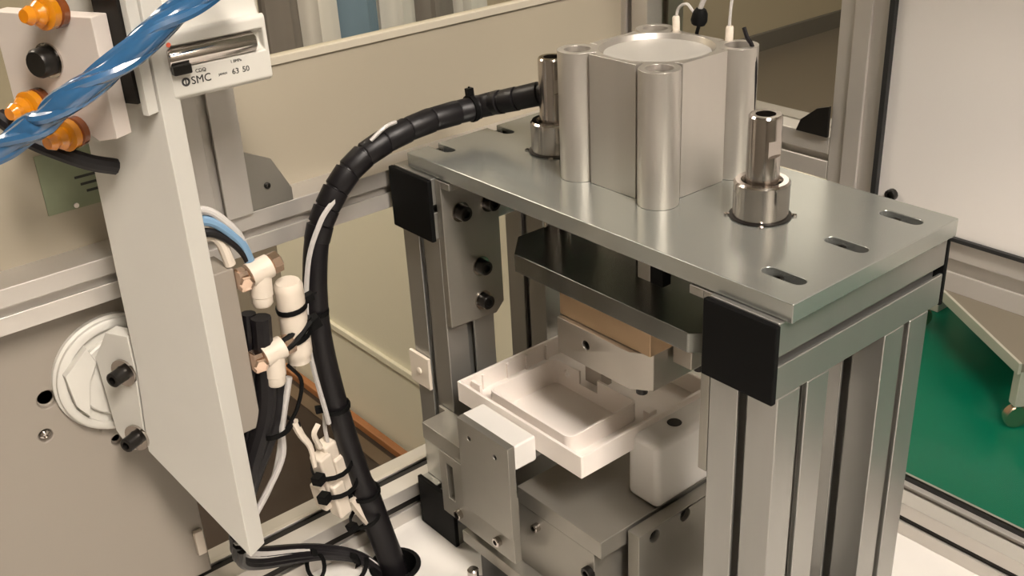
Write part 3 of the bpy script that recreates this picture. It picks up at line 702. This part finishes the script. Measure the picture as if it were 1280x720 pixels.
obj('body', B((-2312,600,-1960), (-740,1200,-372)), CREAMCAB, cbn, bevel=8)
obj('ledge', B((-2312,588,-1030), (-740,600,-1010)), CREAMCAB, cbn, bevel=2)
obj('plinth', B((-2290,620,-2000), (-760,1180,-1960)), GREYTRIM, cbn)
# garments
gr_ = thing('garment_rail', (-2520,1100,310), 'thin metal garment rail far behind the upper left window', 'rack')
obj('rail', B((-2526,500,310), (-2514,1900,322)), STEEL, gr_)
for y in (520,1880): obj('dropper', B((-2526,y-6,320), (-2514,y+6,2900)), STEEL, gr_)
def garment(y, wd, zb, m, lb):
    g = thing('hanging_coat', (-2520,y,zb), lb, 'coat', 'coats on the far rail')
    bm = bmesh.new(); n = 26; rows = []
    zs = [280, 262, 235, 100, -60, zb]
    ws = [.12, .45, .8, .9, 1.0, 1.06]
    for z, s in zip(zs, ws):
        row = []
        for i in range(n):
            t = 2*math.pi*i/n; f = 1 + (.10*math.sin(5*t+y)+.07*math.sin(9*t+2*y))*min(1, (280-z)/200)
            row.append(bm.verts.new(U((-2520+52*math.sin(t)*f*(.35+.65*s), y+wd/2*s*math.cos(t)*f, z))))
        rows.append(row)
    for a, b in zip(rows, rows[1:]):
        for i in range(n): bm.faces.new((a[i], a[(i+1) % n], b[(i+1) % n], b[i]))
    bm.faces.new(rows[0]); bm.faces.new(rows[-1])
    obj('coat_body', bm, m, g, smooth=True)
    for s in (-1,1):
        obj('sleeve', T([(-2515,y+s*wd*.2,235),(-2496,y+s*wd*.27,120),(-2476,y+s*wd*.30,-40),(-2474,y+s*wd*.30,-150)], lambda t: 26-8*t, 10), m, g, smooth=True)
    obj('hanger', T([(-2520,y,281),(-2520,y,300),(-2520,y+8,318),(-2520,y,330),(-2520,y-10,322)], 4, 6), STEEL, g, smooth=True)
garment(700, 112, -430, COATW, 'white coat at the left end of the far garment rail')
garment(830, 112, -460, COATG, 'dark grey coat hanging on the far rail between two white coats')
garment(960, 112, -440, COATW, 'white coat hanging between the dark grey and the blue coat')
garment(1100, 130, -460, COATB, 'blue coat hanging in the middle of the far garment rail')
garment(1250, 120, -450, COATW, 'white coat hanging just right of the blue coat')
garment(1400, 125, -450, COATG, 'grey coat hanging on the right half of the far rail')
garment(1550, 125, -460, COATW, 'white coat at the right end of the far garment rail')
# trolley on the green floor
ex = Vector((-.832,.555,0)); ey = Vector((.555,.832,0)); tc0 = Vector((-1026,2917,0))
def TR(a, b, z): q = tc0 + ex*a + ey*b; return (q.x, q.y, z)
tr2 = thing('white_trolley', TR(400,350,-2000), 'low white topped trolley on a castor, seen on the green floor at right', 'trolley')
obj('deck', prism(bmesh.new(), [TR(0,0,-1740),TR(900,0,-1740),TR(900,800,-1740),TR(0,800,-1740)], (0,0,40)), HOUSING, tr2, bevel=5)
obj('deck_edge', prism(bmesh.new(), [TR(-4,-14,-1745),TR(904,-14,-1745),TR(904,-1,-1745),TR(-4,-1,-1745)], (0,0,50)), PAINT, tr2, bevel=3)
for a in (30,860):
    for b in (30,760):
        l = obj('leg', prism(bmesh.new(), [TR(a-24,b-24,-1900),TR(a+24,b-24,-1900),TR(a+24,b+24,-1900),TR(a-24,b+24,-1900)], (0,0,160)), PAINT, tr2, bevel=4)
        obj('castor', L(TR(a-18,b,-1950), ex, [(0,0),(44,0),(49,4),(49,30),(44,34),(0,34)], 20), BRASS, l, smooth=True)
        obj('fork', L(TR(a,b,-1902), (0,0,-1), [(0,0),(22,0),(22,8),(10,12),(10,40),(0,40)], 10), STEEL, l, smooth=True)
for i, (x, y, m, lb) in enumerate(((-1790,3650,COATW,'pale box far behind the stand on the green floor'),(-1650,3900,COATB,'blue-grey box far behind on the green floor beside the pale box'),(-1480,3800,COATG,'dark grey box far behind on the green floor under the rail'))):
    t = thing('storage_box', (x,y,-2000), lb, 'box', 'boxes on the green floor')
    obj('box_body', B((x-55,y-60,-2000), (x+55,y+60,-1780)), m, t, bevel=6)
    obj('lid', B((x-60,y-65,-1780), (x+60,y+65,-1760)), m, t, bevel=5)
